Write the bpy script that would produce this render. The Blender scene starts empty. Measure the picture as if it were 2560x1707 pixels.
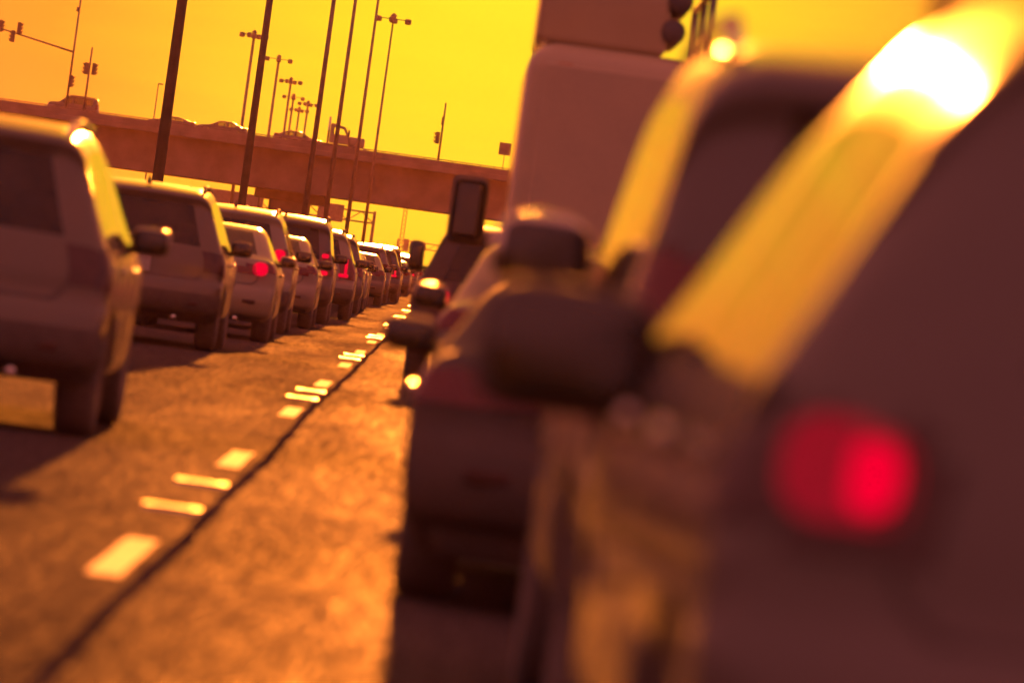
import bpy, bmesh, math, random
from mathutils import Matrix, Vector
random.seed(7)
R = math.radians
SC = bpy.context.scene
COL = SC.collection

# ------------------------------------------------------------------ camera
# road direction is +Y, camera 1.2 m above the road, long lens, held with a tilt
CAM_H, FPX = 1.2, 15840.0                       # focal length in pixels of the 2560 px wide photograph
cam_d = bpy.data.cameras.new('camera')
cam = bpy.data.objects.new('camera', cam_d); COL.objects.link(cam); SC.camera = cam
cam_d.sensor_width = 36.0
cam_d.lens = 36.0 * FPX / 2560.0
cam_d.clip_start, cam_d.clip_end = 0.5, 9000.0
cam.matrix_world = (Matrix.Translation((0, 0, CAM_H)) @ Matrix.Rotation(-math.atan(173.8 / FPX), 4, 'Z')
                    @ Matrix.Rotation(R(90) - math.atan(147.0 / FPX), 4, 'X') @ Matrix.Rotation(R(7.9), 4, 'Z'))
cam_d.dof.use_dof = True
cam_d.dof.focus_distance = 190.0
cam_d.dof.aperture_fstop = 3.4
cam_d.dof.aperture_blades = 9
cam_d.dof.aperture_rotation = R(12)

# ------------------------------------------------------------------ sky
SUN_EL, SUN_AZ = 5.9, -0.35                        # degrees; azimuth from +Y towards +X
world = bpy.data.worlds.new('World'); SC.world = world; world.use_nodes = True
nt = world.node_tree; nt.nodes.clear()
def N(t, kind, **kw):
    n = t.nodes.new(kind)
    for k, v in kw.items(): setattr(n, k, v)
    return n
def mth(t, op, a, b=None, c=None):
    n = N(t, 'ShaderNodeMath', operation=op)
    for i, v in enumerate((a, b, c)):
        if v is None: continue
        if isinstance(v, (int, float)): n.inputs[i].default_value = v
        else: t.links.new(v, n.inputs[i])
    return n.outputs[0]
tc = N(nt, 'ShaderNodeTexCoord'); sx = N(nt, 'ShaderNodeSeparateXYZ'); nt.links.new(tc.outputs['Generated'], sx.inputs[0])
az = mth(nt, 'MULTIPLY', mth(nt, 'ARCTAN2', sx.outputs[0], sx.outputs[1]), 180 / math.pi)
el = mth(nt, 'MULTIPLY', mth(nt, 'ARCSINE', sx.outputs[2]), 180 / math.pi)
da = mth(nt, 'MULTIPLY', mth(nt, 'SUBTRACT', az, SUN_AZ + .5), 1.45)
de = mth(nt, 'MULTIPLY', mth(nt, 'SUBTRACT', el, SUN_EL), 0.62)
dist = mth(nt, 'SQRT', mth(nt, 'ADD', mth(nt, 'MULTIPLY', da, da), mth(nt, 'MULTIPLY', de, de)))
# faint streaks of high cloud
mp = N(nt, 'ShaderNodeMapping'); mp.inputs['Scale'].default_value = (6, 2, 38); mp.inputs['Rotation'].default_value = (0, R(6), 0)
nt.links.new(tc.outputs['Generated'], mp.inputs[0])
nz = N(nt, 'ShaderNodeTexNoise'); nz.inputs['Scale'].default_value = 3.0; nz.inputs['Detail'].default_value = 5
nt.links.new(mp.outputs[0], nz.inputs['Vector'])
dist2 = mth(nt, 'ADD', dist, mth(nt, 'MULTIPLY', mth(nt, 'SUBTRACT', nz.outputs[0], 0.5), 2.2))
fac = mth(nt, 'POWER', mth(nt, 'DIVIDE', mth(nt, 'MAXIMUM', dist2, 0.0), 180.0), 0.5)
ramp = N(nt, 'ShaderNodeValToRGB'); ramp.color_ramp.interpolation = 'B_SPLINE' if False else 'LINEAR'
stops = [(0, (1, .90, .05)), (1.6, (1, .85, .024)), (2.9, (1, .76, .02)), (4.4, (1, .60, .025)), (6.4, (.97, .345, .026)),
         (11, (.84, .225, .045)), (25, (.63, .155, .085)), (60, (.56, .142, .125)), (180, (.53, .137, .138))]
cr = ramp.color_ramp
while len(cr.elements) < len(stops): cr.elements.new(0.5)
for e, (d, c) in zip(cr.elements, stops):
    e.position = (d / 180.0) ** 0.5; e.color = (*c, 1)
nt.links.new(fac, ramp.inputs[0])
bg = N(nt, 'ShaderNodeBackground'); bg.inputs[1].default_value = 0.40
nt.links.new(ramp.outputs[0], bg.inputs[0])
wo = N(nt, 'ShaderNodeOutputWorld'); nt.links.new(bg.outputs[0], wo.inputs[0])

# ------------------------------------------------------------------ sun, exposure
sun_d = bpy.data.lights.new('sun', 'SUN'); sun_d.energy = 5.0; sun_d.angle = R(0.53); sun_d.color = (1.0, .235, .025)
sun = bpy.data.objects.new('sun', sun_d); COL.objects.link(sun)
sd = Vector((math.sin(R(SUN_AZ)) * math.cos(R(SUN_EL)), math.cos(R(SUN_AZ)) * math.cos(R(SUN_EL)), math.sin(R(SUN_EL))))
sun.rotation_euler = sd.to_track_quat('Z', 'Y').to_euler()
SC.view_settings.view_transform = 'Standard'; SC.view_settings.look = 'None'
SC.view_settings.exposure = 1.32; SC.view_settings.gamma = 1.0; SC.view_settings.use_curve_mapping = False
SC.render.engine = 'CYCLES'
SC.cycles.use_denoising = True
SC.cycles.max_bounces = 5; SC.cycles.transparent_max_bounces = 12; SC.cycles.volume_bounces = 0
SC.cycles.sample_clamp_indirect = 6.0
SC.cycles.caustics_reflective = False; SC.cycles.caustics_refractive = False

# ------------------------------------------------------------------ materials
MATS = {}
def mat(name):
    m = bpy.data.materials.new(name); m.use_nodes = True
    m.node_tree.nodes.clear(); return m, m.node_tree
def out(t, sock, vol=False):
    o = N(t, 'ShaderNodeOutputMaterial'); t.links.new(sock, o.inputs['Volume' if vol else 'Surface'])
def principled(t, col, rough=.5, metal=0, coat=0, spec=.5):
    p = N(t, 'ShaderNodeBsdfPrincipled')
    p.inputs['Base Color'].default_value = (*col, 1); p.inputs['Roughness'].default_value = rough
    p.inputs['Metallic'].default_value = metal; p.inputs['Coat Weight'].default_value = coat
    p.inputs['Coat Roughness'].default_value = .05; p.inputs['Specular IOR Level'].default_value = spec
    return p
def noise(t, scale, detail=4, coord='Object'):
    c = N(t, 'ShaderNodeTexCoord'); n = N(t, 'ShaderNodeTexNoise'); n.inputs['Scale'].default_value = scale
    n.inputs['Detail'].default_value = detail; t.links.new(c.outputs[coord], n.inputs['Vector']); return n
def ramp2(t, fac, p0, c0, p1, c1):
    r = N(t, 'ShaderNodeValToRGB'); e = r.color_ramp.elements
    e[0].position, e[1].position = p0, p1; e[0].color = (*c0, 1); e[1].color = (*c1, 1)
    t.links.new(fac, r.inputs[0]); return r.outputs[0]
def simple(name, col, rough=.5, metal=0, coat=0, vary=.15, scale=9.0, spec=.5):
    if name in MATS: return MATS[name]
    m, t = mat(name); p = principled(t, col, rough, metal, coat, spec)
    n = noise(t, scale)
    t.links.new(ramp2(t, n.outputs[0], .3, tuple(c * (1 - vary) for c in col), .7, tuple(min(1, c * (1 + vary)) for c in col)), p.inputs['Base Color'])
    t.links.new(mth(t, 'MULTIPLY_ADD', n.outputs[0], .2, rough - .1), p.inputs['Roughness'])
    out(t, p.outputs[0]); MATS[name] = m; return m
def paint(name, col, metal=.0, rough=.42, coat=(.22, .09)):
    """car paint: clear coat with road film, dark lining on the inner face of the shell"""
    if name in MATS: return MATS[name]
    m, t = mat(name); p = principled(t, col, rough, metal, 1.0)
    n = noise(t, 3.0, 6); n2 = noise(t, 60, 3)
    t.links.new(mth(t, 'MULTIPLY_ADD', n.outputs[0], *coat), p.inputs['Coat Roughness'])
    film = mth(t, 'MULTIPLY', mth(t, 'MULTIPLY', n.outputs[0], n2.outputs[0]), .55)
    mx = N(t, 'ShaderNodeMix', data_type='RGBA'); t.links.new(film, mx.inputs[0])
    mx.inputs[6].default_value = (*col, 1); mx.inputs[7].default_value = (.20, .15, .13, 1)
    t.links.new(mx.outputs[2], p.inputs['Base Color'])
    lin = N(t, 'ShaderNodeBsdfDiffuse'); lin.inputs[0].default_value = (.06, .05, .05, 1)
    g = N(t, 'ShaderNodeNewGeometry'); ms = N(t, 'ShaderNodeMixShader')
    t.links.new(g.outputs['Backfacing'], ms.inputs[0]); t.links.new(p.outputs[0], ms.inputs[1]); t.links.new(lin.outputs[0], ms.inputs[2])
    out(t, ms.outputs[0]); MATS[name] = m; return m
def glass(name, tint):
    if name in MATS: return MATS[name]
    m, t = mat(name)
    tr = N(t, 'ShaderNodeBsdfTransparent'); tr.inputs[0].default_value = (*tint, 1)
    gl = N(t, 'ShaderNodeBsdfGlossy'); gl.inputs['Roughness'].default_value = .03; gl.inputs[0].default_value = (.9, .9, .9, 1)
    df = N(t, 'ShaderNodeBsdfDiffuse'); df.inputs[0].default_value = (.25, .2, .18, 1)
    fr = N(t, 'ShaderNodeFresnel'); fr.inputs[0].default_value = 1.5
    n = noise(t, 5, 5)
    m1 = N(t, 'ShaderNodeMixShader'); t.links.new(mth(t, 'MULTIPLY', n.outputs[0], .36), m1.inputs[0])   # dust on the pane
    t.links.new(tr.outputs[0], m1.inputs[1]); t.links.new(df.outputs[0], m1.inputs[2])
    m2 = N(t, 'ShaderNodeMixShader'); t.links.new(fr.outputs[0], m2.inputs[0])
    t.links.new(m1.outputs[0], m2.inputs[1]); t.links.new(gl.outputs[0], m2.inputs[2])
    out(t, m2.outputs[0]); MATS[name] = m; return m
def emit(name, col, s):
    if name in MATS: return MATS[name]
    m, t = mat(name); e = N(t, 'ShaderNodeEmission'); e.inputs[0].default_value = (*col, 1); e.inputs[1].default_value = s
    v = noise(t, 45, 2)
    t.links.new(mth(t, 'MULTIPLY_ADD', v.outputs[0], s * .7, s * .6), e.inputs[1])
    out(t, e.outputs[0]); MATS[name] = m; return m

def asphalt(name, rough, spec, k=1.0, track=None):
    m, t = mat(name); p = principled(t, (.06, .05, .05), .5, spec=spec)
    c = N(t, 'ShaderNodeTexCoord')
    def nz_(sx_, sy_, det, rg=.6):
        mpp = N(t, 'ShaderNodeMapping'); mpp.inputs['Scale'].default_value = (sx_, sy_, 1); t.links.new(c.outputs['Object'], mpp.inputs[0])
        n = N(t, 'ShaderNodeTexNoise'); n.inputs['Scale'].default_value = 1.0; n.inputs['Detail'].default_value = det; n.inputs['Roughness'].default_value = rg
        t.links.new(mpp.outputs[0], n.inputs['Vector']); return n.outputs[0]
    wear = nz_(1.1, .08, 3); mot = nz_(44, 2.6, 3, .7); coarse = nz_(13, .75, 3, .65); grain = nz_(95, 9, 2, .7); fine = nz_(160, 160, 2)
    sp = mth(t, 'ADD', mth(t, 'ADD', mth(t, 'MULTIPLY', mot, .50), mth(t, 'MULTIPLY', coarse, .18)), mth(t, 'MULTIPLY', grain, .32))
    sA = mth(t, 'ADD', mth(t, 'MULTIPLY', mth(t, 'SUBTRACT', sp, .5), 3.0), mth(t, 'MULTIPLY', wear, .7))     # about 0.1 .. 0.6
    t.links.new(ramp2(t, sA, .0, (.05, .042, .042), .75, (.11, .092, .088)), p.inputs['Base Color'])
    t.links.new(mth(t, 'MINIMUM', mth(t, 'MULTIPLY_ADD', sA, -.42, rough + .15), 1.0), p.inputs['Roughness'])
    h = mth(t, 'ADD', mth(t, 'MULTIPLY', fine, .5), mth(t, 'MULTIPLY', grain, .6))
    b = N(t, 'ShaderNodeBump'); b.inputs['Strength'].default_value = .45; b.inputs['Distance'].default_value = .004
    t.links.new(h, b.inputs['Height']); t.links.new(b.outputs[0], p.inputs['Normal'])
    df = N(t, 'ShaderNodeBsdfDiffuse'); df.inputs['Roughness'].default_value = .9
    t.links.new(ramp2(t, sA, .0, (.06, .05, .05), .75, (.12, .10, .095)), df.inputs[0])
    # only part of the stones are polished enough to mirror the low light
    fc = mth(t, 'MULTIPLY_ADD', mth(t, 'SUBTRACT', sp, .5), k * 4.8, mth(t, 'MULTIPLY', mth(t, 'ADD', wear, .5), k))
    if track:                                    # glossy share rises from the joint towards the right
        sx_ = N(t, 'ShaderNodeSeparateXYZ'); t.links.new(c.outputs['Object'], sx_.inputs[0])
        mr = N(t, 'ShaderNodeMapRange', interpolation_type='SMOOTHSTEP'); t.links.new(sx_.outputs[0], mr.inputs[0])
        mr.inputs[1].default_value, mr.inputs[2].default_value, mr.inputs[3].default_value, mr.inputs[4].default_value = track
        fc = mth(t, 'MULTIPLY', fc, mr.outputs[0])
    fc = mth(t, 'MINIMUM', mth(t, 'MAXIMUM', fc, .015), 1.0)
    ms = N(t, 'ShaderNodeMixShader'); t.links.new(fc, ms.inputs[0]); t.links.new(df.outputs[0], ms.inputs[1]); t.links.new(p.outputs[0], ms.inputs[2])
    out(t, ms.outputs[0]); return m
ASPHALT = asphalt('asphalt_worn', .84, .1, .18)
ASPHALT_R = asphalt('asphalt_polished', .80, .2, .31, (-.95, -.05, .55, 1.1))
def dull(name, col, vary=.3, scale=4.0):
    m, t = mat(name); d = N(t, 'ShaderNodeBsdfDiffuse'); d.inputs['Roughness'].default_value = 1.0; n = noise(t, scale, 6)
    t.links.new(ramp2(t, n.outputs[0], .3, tuple(c * (1 - vary) for c in col), .7, tuple(c * (1 + vary) for c in col)), d.inputs[0])
    out(t, d.outputs[0]); return m
TAR = dull('tar', (.085, .068, .066))
def worn_line():
    m, t = mat('road_paint'); d = N(t, 'ShaderNodeBsdfDiffuse'); d.inputs['Roughness'].default_value = .8
    g = principled(t, (.6, .55, .45), .75, spec=.3); n = noise(t, 14, 6); n2 = noise(t, 2.5, 4)
    w = mth(t, 'MULTIPLY', n.outputs[0], n2.outputs[0])
    t.links.new(ramp2(t, w, .13, (.22, .19, .16), .3, (.75, .70, .6)), d.inputs[0])
    ms = N(t, 'ShaderNodeMixShader'); t.links.new(mth(t, 'MULTIPLY_ADD', w, 1.6, .34), ms.inputs[0])
    t.links.new(d.outputs[0], ms.inputs[1]); t.links.new(g.outputs[0], ms.inputs[2]); out(t, ms.outputs[0]); return m
PAINT_LINE = worn_line()
STEEL = simple('cast_steel', (.7, .62, .5), .34, metal=.9, scale=60)
GALV = simple('galvanised_steel', (.22, .2, .19), .5, metal=.6, scale=3)
CONC = simple('concrete', (.21, .195, .19), .85, vary=.25, scale=.6)
DIRT = simple('dry_ground', (.10, .07, .05), .95, vary=.4, scale=.3)
BLACK = simple('black_plastic', (.13, .115, .11), .65, scale=14)
RUBBER = simple('tyre_rubber', (.16, .145, .145), .8, scale=20)
RIM = simple('wheel_alloy', (.35, .33, .32), .35, metal=.8)
CLOTH = simple('seat_cloth', (.14, .12, .115), .9, scale=30)
CHROME = simple('chrome_trim', (.75, .7, .65), .12, metal=1.0, vary=.05)
PLATE = simple('plate_white', (.5, .48, .45), .5, scale=25)
GLASS_T = glass('tinted_glass', (.34, .30, .22))
GLASS_C = glass('clear_glass', (.62, .58, .40))
MIRG = simple('mirror_glass', (.12, .11, .1), .12, metal=1.0, vary=.03)
LENS = simple('tail_lens_red', (.16, .006, .012), .2, coat=1.0, vary=.2, scale=40)
LENSC = simple('lamp_lens_clear', (.35, .32, .30), .2, coat=1.0)
GLOW = emit('tail_light_glow', (1.0, .0, .03), .40)
GLOW_DIM = emit('tail_light_dim', (1.0, .02, .05), .12)
LENS_DARK = simple('tail_lens_smoked', (.075, .03, .03), .3, coat=.6)
WSTEEL = simple('weathered_girder', (.175, .16, .155), .8, vary=.3, scale=.5)
AMBER = simple('amber_marker_lens', (.5, .15, .02), .25, coat=1)
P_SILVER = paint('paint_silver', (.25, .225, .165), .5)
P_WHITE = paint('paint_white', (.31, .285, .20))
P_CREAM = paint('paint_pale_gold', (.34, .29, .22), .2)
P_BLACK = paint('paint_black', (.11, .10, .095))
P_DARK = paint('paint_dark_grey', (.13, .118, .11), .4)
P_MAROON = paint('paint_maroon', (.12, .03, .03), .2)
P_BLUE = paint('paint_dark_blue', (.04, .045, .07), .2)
P_GRAPH = paint('paint_graphite', (.13, .118, .11), .25, .5, (.14, .03))
P_MATTE = simple('dusty_black_paint', (.12, .105, .10), .6, scale=5, spec=.25)
P_STEEL = paint('paint_steel', (.155, .135, .10), .5)
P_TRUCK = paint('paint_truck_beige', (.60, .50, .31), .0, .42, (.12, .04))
P_GREY = paint('paint_grey', (.2, .18, .17), .5)

# ------------------------------------------------------------------ mesh helpers
def link(name, me, m=None, parent=None, loc=(0, 0, 0)):
    o = bpy.data.objects.new(name, me); COL.objects.link(o); o.location = loc
    if parent: o.parent = parent
    if m is not None and me is not None:
        if len(me.materials) == 0: me.materials.append(None)
        o.material_slots[0].link = 'OBJECT'; o.material_slots[0].material = m
    return o
def tag(o, label, cat, group=None):
    o['label'] = label; o['category'] = cat
    if group: o['group'] = group
    return o
def struct(o): o['kind'] = 'structure'; return o
def thing(name, label, cat, loc, rz=0.0, group=None):
    o = bpy.data.objects.new(name, None); COL.objects.link(o); o.location = loc; o.rotation_euler = (0, 0, rz)
    o.empty_display_size = .2
    return tag(o, label, cat, group)
def mesh_bm(name, bm, smooth=False):
    bmesh.ops.recalc_face_normals(bm, faces=bm.faces)
    me = bpy.data.meshes.new(name); bm.to_mesh(me); bm.free()
    for p in me.polygons: p.use_smooth = smooth
    return me
def add_box(bm, cx, cy, cz, sx_, sy_, sz_, bev=0, seg=2, rot=None):
    r = bmesh.ops.create_cube(bm, size=1.0)
    vs = r['verts']
    bmesh.ops.scale(bm, vec=(sx_, sy_, sz_), verts=vs)
    if bev > 0:
        es = list({e for v in vs for e in v.link_edges})
        rb = bmesh.ops.bevel(bm, geom=es + vs, offset=bev, segments=seg, affect='EDGES', profile=.5)
        vs = list({v for f in rb['faces'] for v in f.verts} | {v for v in vs if v.is_valid})
    if rot is not None: bmesh.ops.rotate(bm, cent=(0, 0, 0), matrix=rot, verts=vs)
    bmesh.ops.translate(bm, vec=(cx, cy, cz), verts=vs)
def box_mesh(name, sx_, sy_, sz_, c=(0, 0, 0), bev=0, seg=2, smooth=False, rot=None):
    bm = bmesh.new(); add_box(bm, *c, sx_, sy_, sz_, bev, seg, rot); return mesh_bm(name, bm, smooth)
def add_tube(bm, p0, p1, r0, r1=None, n=10):
    r1 = r0 if r1 is None else r1
    p0, p1 = Vector(p0), Vector(p1); d = (p1 - p0); q = d.to_track_quat('Z', 'Y')
    rings = []
    for p, r in ((p0, r0), (p1, r1)):
        rings.append([bm.verts.new(p + q @ Vector((r * math.cos(a), r * math.sin(a), 0))) for a in [2 * math.pi * k / n for k in range(n)]])
    for k in range(n): bm.faces.new((rings[0][k], rings[0][(k + 1) % n], rings[1][(k + 1) % n], rings[1][k]))
    bm.faces.new(rings[0][::-1]); bm.faces.new(rings[1])
def tube_mesh(name, p0, p1, r0, r1=None, n=10):
    bm = bmesh.new(); add_tube(bm, p0, p1, r0, r1, n); return mesh_bm(name, bm, True)
def lathe_mesh(name, prof, n=28):
    """profile of (radius, x) turned about the X axis"""
    bm = bmesh.new(); rings = []
    for r, x in prof: rings.append([bm.verts.new((x, r * math.cos(2 * math.pi * k / n), r * math.sin(2 * math.pi * k / n))) for k in range(n)])
    for a, b in zip(rings, rings[1:]):
        for k in range(n): bm.faces.new((a[k], a[(k + 1) % n], b[(k + 1) % n], b[k]))
    bmesh.ops.remove_doubles(bm, verts=bm.verts, dist=1e-5)
    return mesh_bm(name, bm, True)
def blob_mesh(name, sx_, sy_, sz_, e=.55, n=18, m=10, lean=0.0):
    """rounded block (superellipsoid), for mirrors, headrests, helmets of plastic"""
    bm = bmesh.new(); pw = lambda v: math.copysign(abs(v) ** e, v)
    rows = []
    for j in range(m + 1):
        ph = -math.pi / 2 + math.pi * j / m
        rows.append([bm.verts.new((sx_ / 2 * pw(math.cos(ph)) * pw(math.cos(2 * math.pi * k / n)),
                                   sy_ / 2 * pw(math.cos(ph)) * pw(math.sin(2 * math.pi * k / n)) + lean * pw(math.sin(ph)) * sz_ / 2,
                                   sz_ / 2 * pw(math.sin(ph)))) for k in range(n)])
    for a, b in zip(rows, rows[1:]):
        for k in range(n): bm.faces.new((a[k], a[(k + 1) % n], b[(k + 1) % n], b[k]))
    bmesh.ops.remove_doubles(bm, verts=bm.verts, dist=1e-5)
    return mesh_bm(name, bm, True)
def lerp_tab(tab, v):
    """smooth (cubic) interpolation in a table"""
    if v <= tab[0][0]: return tab[0][1]
    if v >= tab[-1][0]: return tab[-1][1]
    for k in range(len(tab) - 1):
        (a, b), (c, d) = tab[k], tab[k + 1]
        if v <= c: break
    sl = lambda q: ((tab[min(q + 1, len(tab) - 1)][1] - tab[max(q - 1, 0)][1]) / (tab[min(q + 1, len(tab) - 1)][0] - tab[max(q - 1, 0)][0]))
    h = c - a; t = (v - a) / h; m0, m1 = sl(k) * h, sl(k + 1) * h
    return (2 * t**3 - 3 * t**2 + 1) * b + (t**3 - 2 * t**2 + t) * m0 + (3 * t**2 - 2 * t**3) * d + (t**3 - t**2) * m1
def catmull(pts, step):
    """smooth resampling of a polyline"""
    o = []
    P = [Vector((*p, 0)) for p in pts]; P = [P[0] * 2 - P[1]] + P + [P[-1] * 2 - P[-2]]
    for i in range(1, len(P) - 2):
        p0, p1, p2, p3 = P[i - 1:i + 3]
        d = lambda a, b: max((a - b).length ** .5, 1e-4)
        t0 = 0; t1 = t0 + d(p0, p1); t2 = t1 + d(p1, p2); t3 = t2 + d(p2, p3)
        L = (p2 - p1).length; k = max(1, round(L / (step if p1.x < 1.3 else step * 1.8)))
        for j in range(k):
            t = t1 + (t2 - t1) * j / k
            a1 = p0 * ((t1 - t) / (t1 - t0)) + p1 * ((t - t0) / (t1 - t0)); a2 = p1 * ((t2 - t) / (t2 - t1)) + p2 * ((t - t1) / (t2 - t1))
            a3 = p2 * ((t3 - t) / (t3 - t2)) + p3 * ((t - t2) / (t3 - t2))
            b1 = a1 * ((t2 - t) / (t2 - t0)) + a2 * ((t - t0) / (t2 - t0)); b2 = a2 * ((t3 - t) / (t3 - t1)) + a3 * ((t - t1) / (t3 - t1))
            c = b1 * ((t2 - t) / (t2 - t1)) + b2 * ((t - t1) / (t2 - t1)); o.append((c.x, c.y))
    o.append((pts[-1][0], pts[-1][1])); return o

# ------------------------------------------------------------------ car shells
def make_kind(P):
    """one kind of car: the shell is a side profile carried across the width, rounded over to the flanks,
    then cut into body, panes, lamps and bumper. y runs from the rear bumper (0) forward."""
    L, belt, zs = P['L'], P['belt'], P.get('zs', .72)
    wr, zb = P.get('wr', .34), P.get('zb', .27)
    ya, yf, Ra = P['axles'][0], P['axles'][1], wr + .055
    top = catmull(P['top'], .045)
    bot = []
    y1, y0 = P['top'][-1][0], P['top'][0][0]
    th = math.asin(max(-.95, (zb - wr) / Ra))
    for yc in (yf, ya):
        for k in range(13):
            a = th + (math.pi - 2 * th) * k / 12
            bot.append((yc + Ra * math.cos(a), wr + Ra * math.sin(a)))
    seg = []
    pts_b = [(y1 - .02, zb)] + bot[:13] + [((yf + ya) / 2 + .5, zb), ((yf + ya) / 2 - .5, zb)] + bot[13:] + [(y0 + .02, zb + .02)]
    prof = top + pts_b
    n = len(prof); ntop = len(top)
    ts = [-.93, -.86, -.76, -.64, -.5, -.33, -.12, .12, .33, .5, .64, .76, .86, .93]
    tum = P.get('tum', .22); H = max(z for _, z in top); W = P['W'] / 2
    wt = [(.2, W - .07), (.38, W - .015), (.62, W), (belt - .14, W - .005), (belt - .03, W - .035), (belt + .02, W - .06), (H, W - .06 - tum)]
    def X(y, z):
        w = lerp_tab(wt, z)
        if y > L - 1.0: w *= 1 - P.get('nose', .13) * ((y - L + 1.0) / 1.0) ** 2
        return w
    cr_y, cr_z = P.get('cr_y', .11), P.get('cr_z', .035)
    def deform(x, y, z):
        q = (x / W) ** 2
        s = max(0, 1 - y / .75) ** 2; s2 = max(0, 1 - (L - y) / .9) ** 2
        kz = min(1, max(0, (z - belt + .15) / .3))
        return (x, y + cr_y * q * s - .2 * q * s2, z - cr_z * q * kz)
    r = P.get('r', .085)
    V = []; info = []
    for i, (y, z) in enumerate(prof):
        yc = min(max(y, .5), L - .6); dv = Vector((yc - y, zs - z)); ell = max(dv.length, 1e-3); re = min(r, ell / 2.3)
        ds = [0, .13 * re, .42 * re, re]
        if z > belt + .12:
            db = ell * (z - belt) / (z - zs); dt = max(re * 1.08, min(db * .5, ell * .095 / (z - zs)))
            ds += [dt, (dt + db) / 2, db, (db + ell) / 2, ell]
        else:
            ds += [re + (ell - re) * k / 5 for k in range(1, 6)]
        ring = []
        for d in ds:
            yy, zz = y + dv.x * d / ell, z + dv.y * d / ell
            xx = X(yy, zz); xr = xx if d >= re else xx - re + math.sqrt(max(0, re * re - (re - d) ** 2))
            ring.append((xr, yy, zz))
        row = [deform(-a, b, c) for a, b, c in ring[::-1]]
        x0 = ring[0][0]
        row += [deform(t * x0, y, z) for t in ts] + [deform(*p) for p in ring]
        V.append(row)
    M = len(V[0]); flat = [p for row in V for p in row]
    idx = lambda i, j: i * M + j
    nr = 9; tt = [-1] + ts + [1]
    classes = {}
    for i in range(n):
        i2 = (i + 1) % n
        for j in range(M - 1):
            f = (idx(i, j), idx(i, j + 1), idx(i2, j + 1), idx(i2, j))
            c = [sum(flat[k][a] for k in f) / 4 for a in range(3)]
            x, y, z = c; cls = 'body'; is_top = i < ntop - 1
            strip = nr - 1 <= j < nr - 1 + len(ts) + 1
            side = 'l' if x < 0 else 'r'
            if strip and is_top:
                tcn = (tt[j - nr + 1] + tt[j - nr + 2]) / 2
                if y < L * .5 and P['rw'][0] < z < P['rw'][1] and y < P['rw'][2] and abs(tcn) < .87: cls = 'rear_window'
                elif y > L * .45 and P['ws'][0] < z < P['ws'][1] and y > P['ws'][2] and abs(tcn) < .94: cls = 'windshield'
            elif is_top:
                k = nr - 2 - j if j < nr - 1 else j - (nr - 1 + len(ts) + 1)
                if k in (4, 5):
                    for q, (a, b) in enumerate(P['side']):
                        if a < y < b and z > belt - .02: cls = 'side_window_%d%s' % (q, side)
            if cls == 'body' and y < .75 and is_top and P['lamp'](abs(x), y, z): cls = 'lamp_' + side
            elif cls == 'body' and P.get('bump') and z < P['bump'] and y < .45: cls = 'bumper'
            elif cls == 'body' and P.get('clad') and z < P['clad'] and is_top and not strip: cls = 'cladding_' + side
            elif cls == 'body' and y > L - .75 and is_top and abs(x) > W * .55 and .62 < z < .8: cls = 'head_' + side
            if i >= ntop - 1: cls = 'under' if cls == 'body' and strip else cls
            classes.setdefault(cls, []).append(f)
    # vertex normals for setting lenses a little proud
    nrm = [Vector() for _ in flat]
    for fs in classes.values():
        for f in fs:
            a, b, c, d = (Vector(flat[k]) for k in f); nn = (c - a).cross(d - b)
            for k in f: nrm[k] += nn
    jm = idx(int(ntop * .5), M // 2)
    flip = nrm[jm].z < 0
    parts = []
    def cut(cls, push=0.0):
        fs = classes.get(cls)
        if not fs: return None
        ids = sorted({k for f in fs for k in f}); mp_ = {k: q for q, k in enumerate(ids)}
        vs = []
        for k in ids:
            v = Vector(flat[k])
            if push: v += (nrm[k].normalized() * (push if not flip else -push))
            vs.append(v)
        me = bpy.data.meshes.new(cls)
        me.from_pydata(vs, [], [tuple(mp_[k] for k in (f[::-1] if flip else f)) for f in fs])
        bm = bmesh.new(); bm.from_mesh(me); bmesh.ops.remove_doubles(bm, verts=bm.verts, dist=2e-4); bm.to_mesh(me); bm.free()
        for p in me.polygons: p.use_smooth = True
        return me
    add = lambda nm, me, role, par=None, loc=(0, 0, 0): me and parts.append((nm, me, role, par, loc))
    add('body', cut('body'), 'paint'); add('underbody', cut('under'), 'black')
    add('bumper', cut('bumper', .012), 'bumper'); [add('cladding', cut('cladding_' + q), 'black') for q in 'lr']
    add('rear_window', cut('rear_window'), 'rglass'); add('windshield', cut('windshield'), 'clear')
    for c in sorted(classes):
        if c.startswith('side_window'): add('side_window', cut(c), 'sglass')
    for s in 'lr':
        add('tail_lamp', cut('lamp_' + s, .008), 'lens_' + s); add('headlamp', cut('head_' + s, .006), 'clearlens')
    # glowing bulb area
    if P.get('glow'):
        for s, nm in ((-1, 'l'), (1, 'r')):
            for gx, gy, gz, gw, gh in P.get('dim', []):
                add('lamp_chamber', box_mesh('lamp_chamber', gw, .04, gh, bev=min(gw, gh) * .4, seg=4, smooth=True), 'dim', None, (s * gx, gy, gz))
            for gx, gy, gz, gw, gh in P['glow']:
                bm = bmesh.new()
                add_box(bm, 0, 0, 0, gw, .05, gh, min(gw, gh) * .42, 4)
                add('brake_light', mesh_bm('brake_light', bm, True), 'glow_' + nm, None, (s * gx, gy, gz))
    # wheels
    tw = P.get('tw', .235)
    ty = lathe_mesh('tyre', [(wr * .64, -tw * .42), (wr * .8, -tw * .5), (wr * .94, -tw * .47), (wr, -tw * .33), (wr, tw * .33), (wr * .94, tw * .47), (wr * .8, tw * .5), (wr * .64, tw * .42)])
    rm = bmesh.new()
    for k in range(5):
        a = 2 * math.pi * k / 5
        add_box(rm, tw * .38, math.cos(a) * wr * .33, math.sin(a) * wr * .33, .03, wr * .66, .07, 0, rot=None)
    rm.free()
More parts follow.
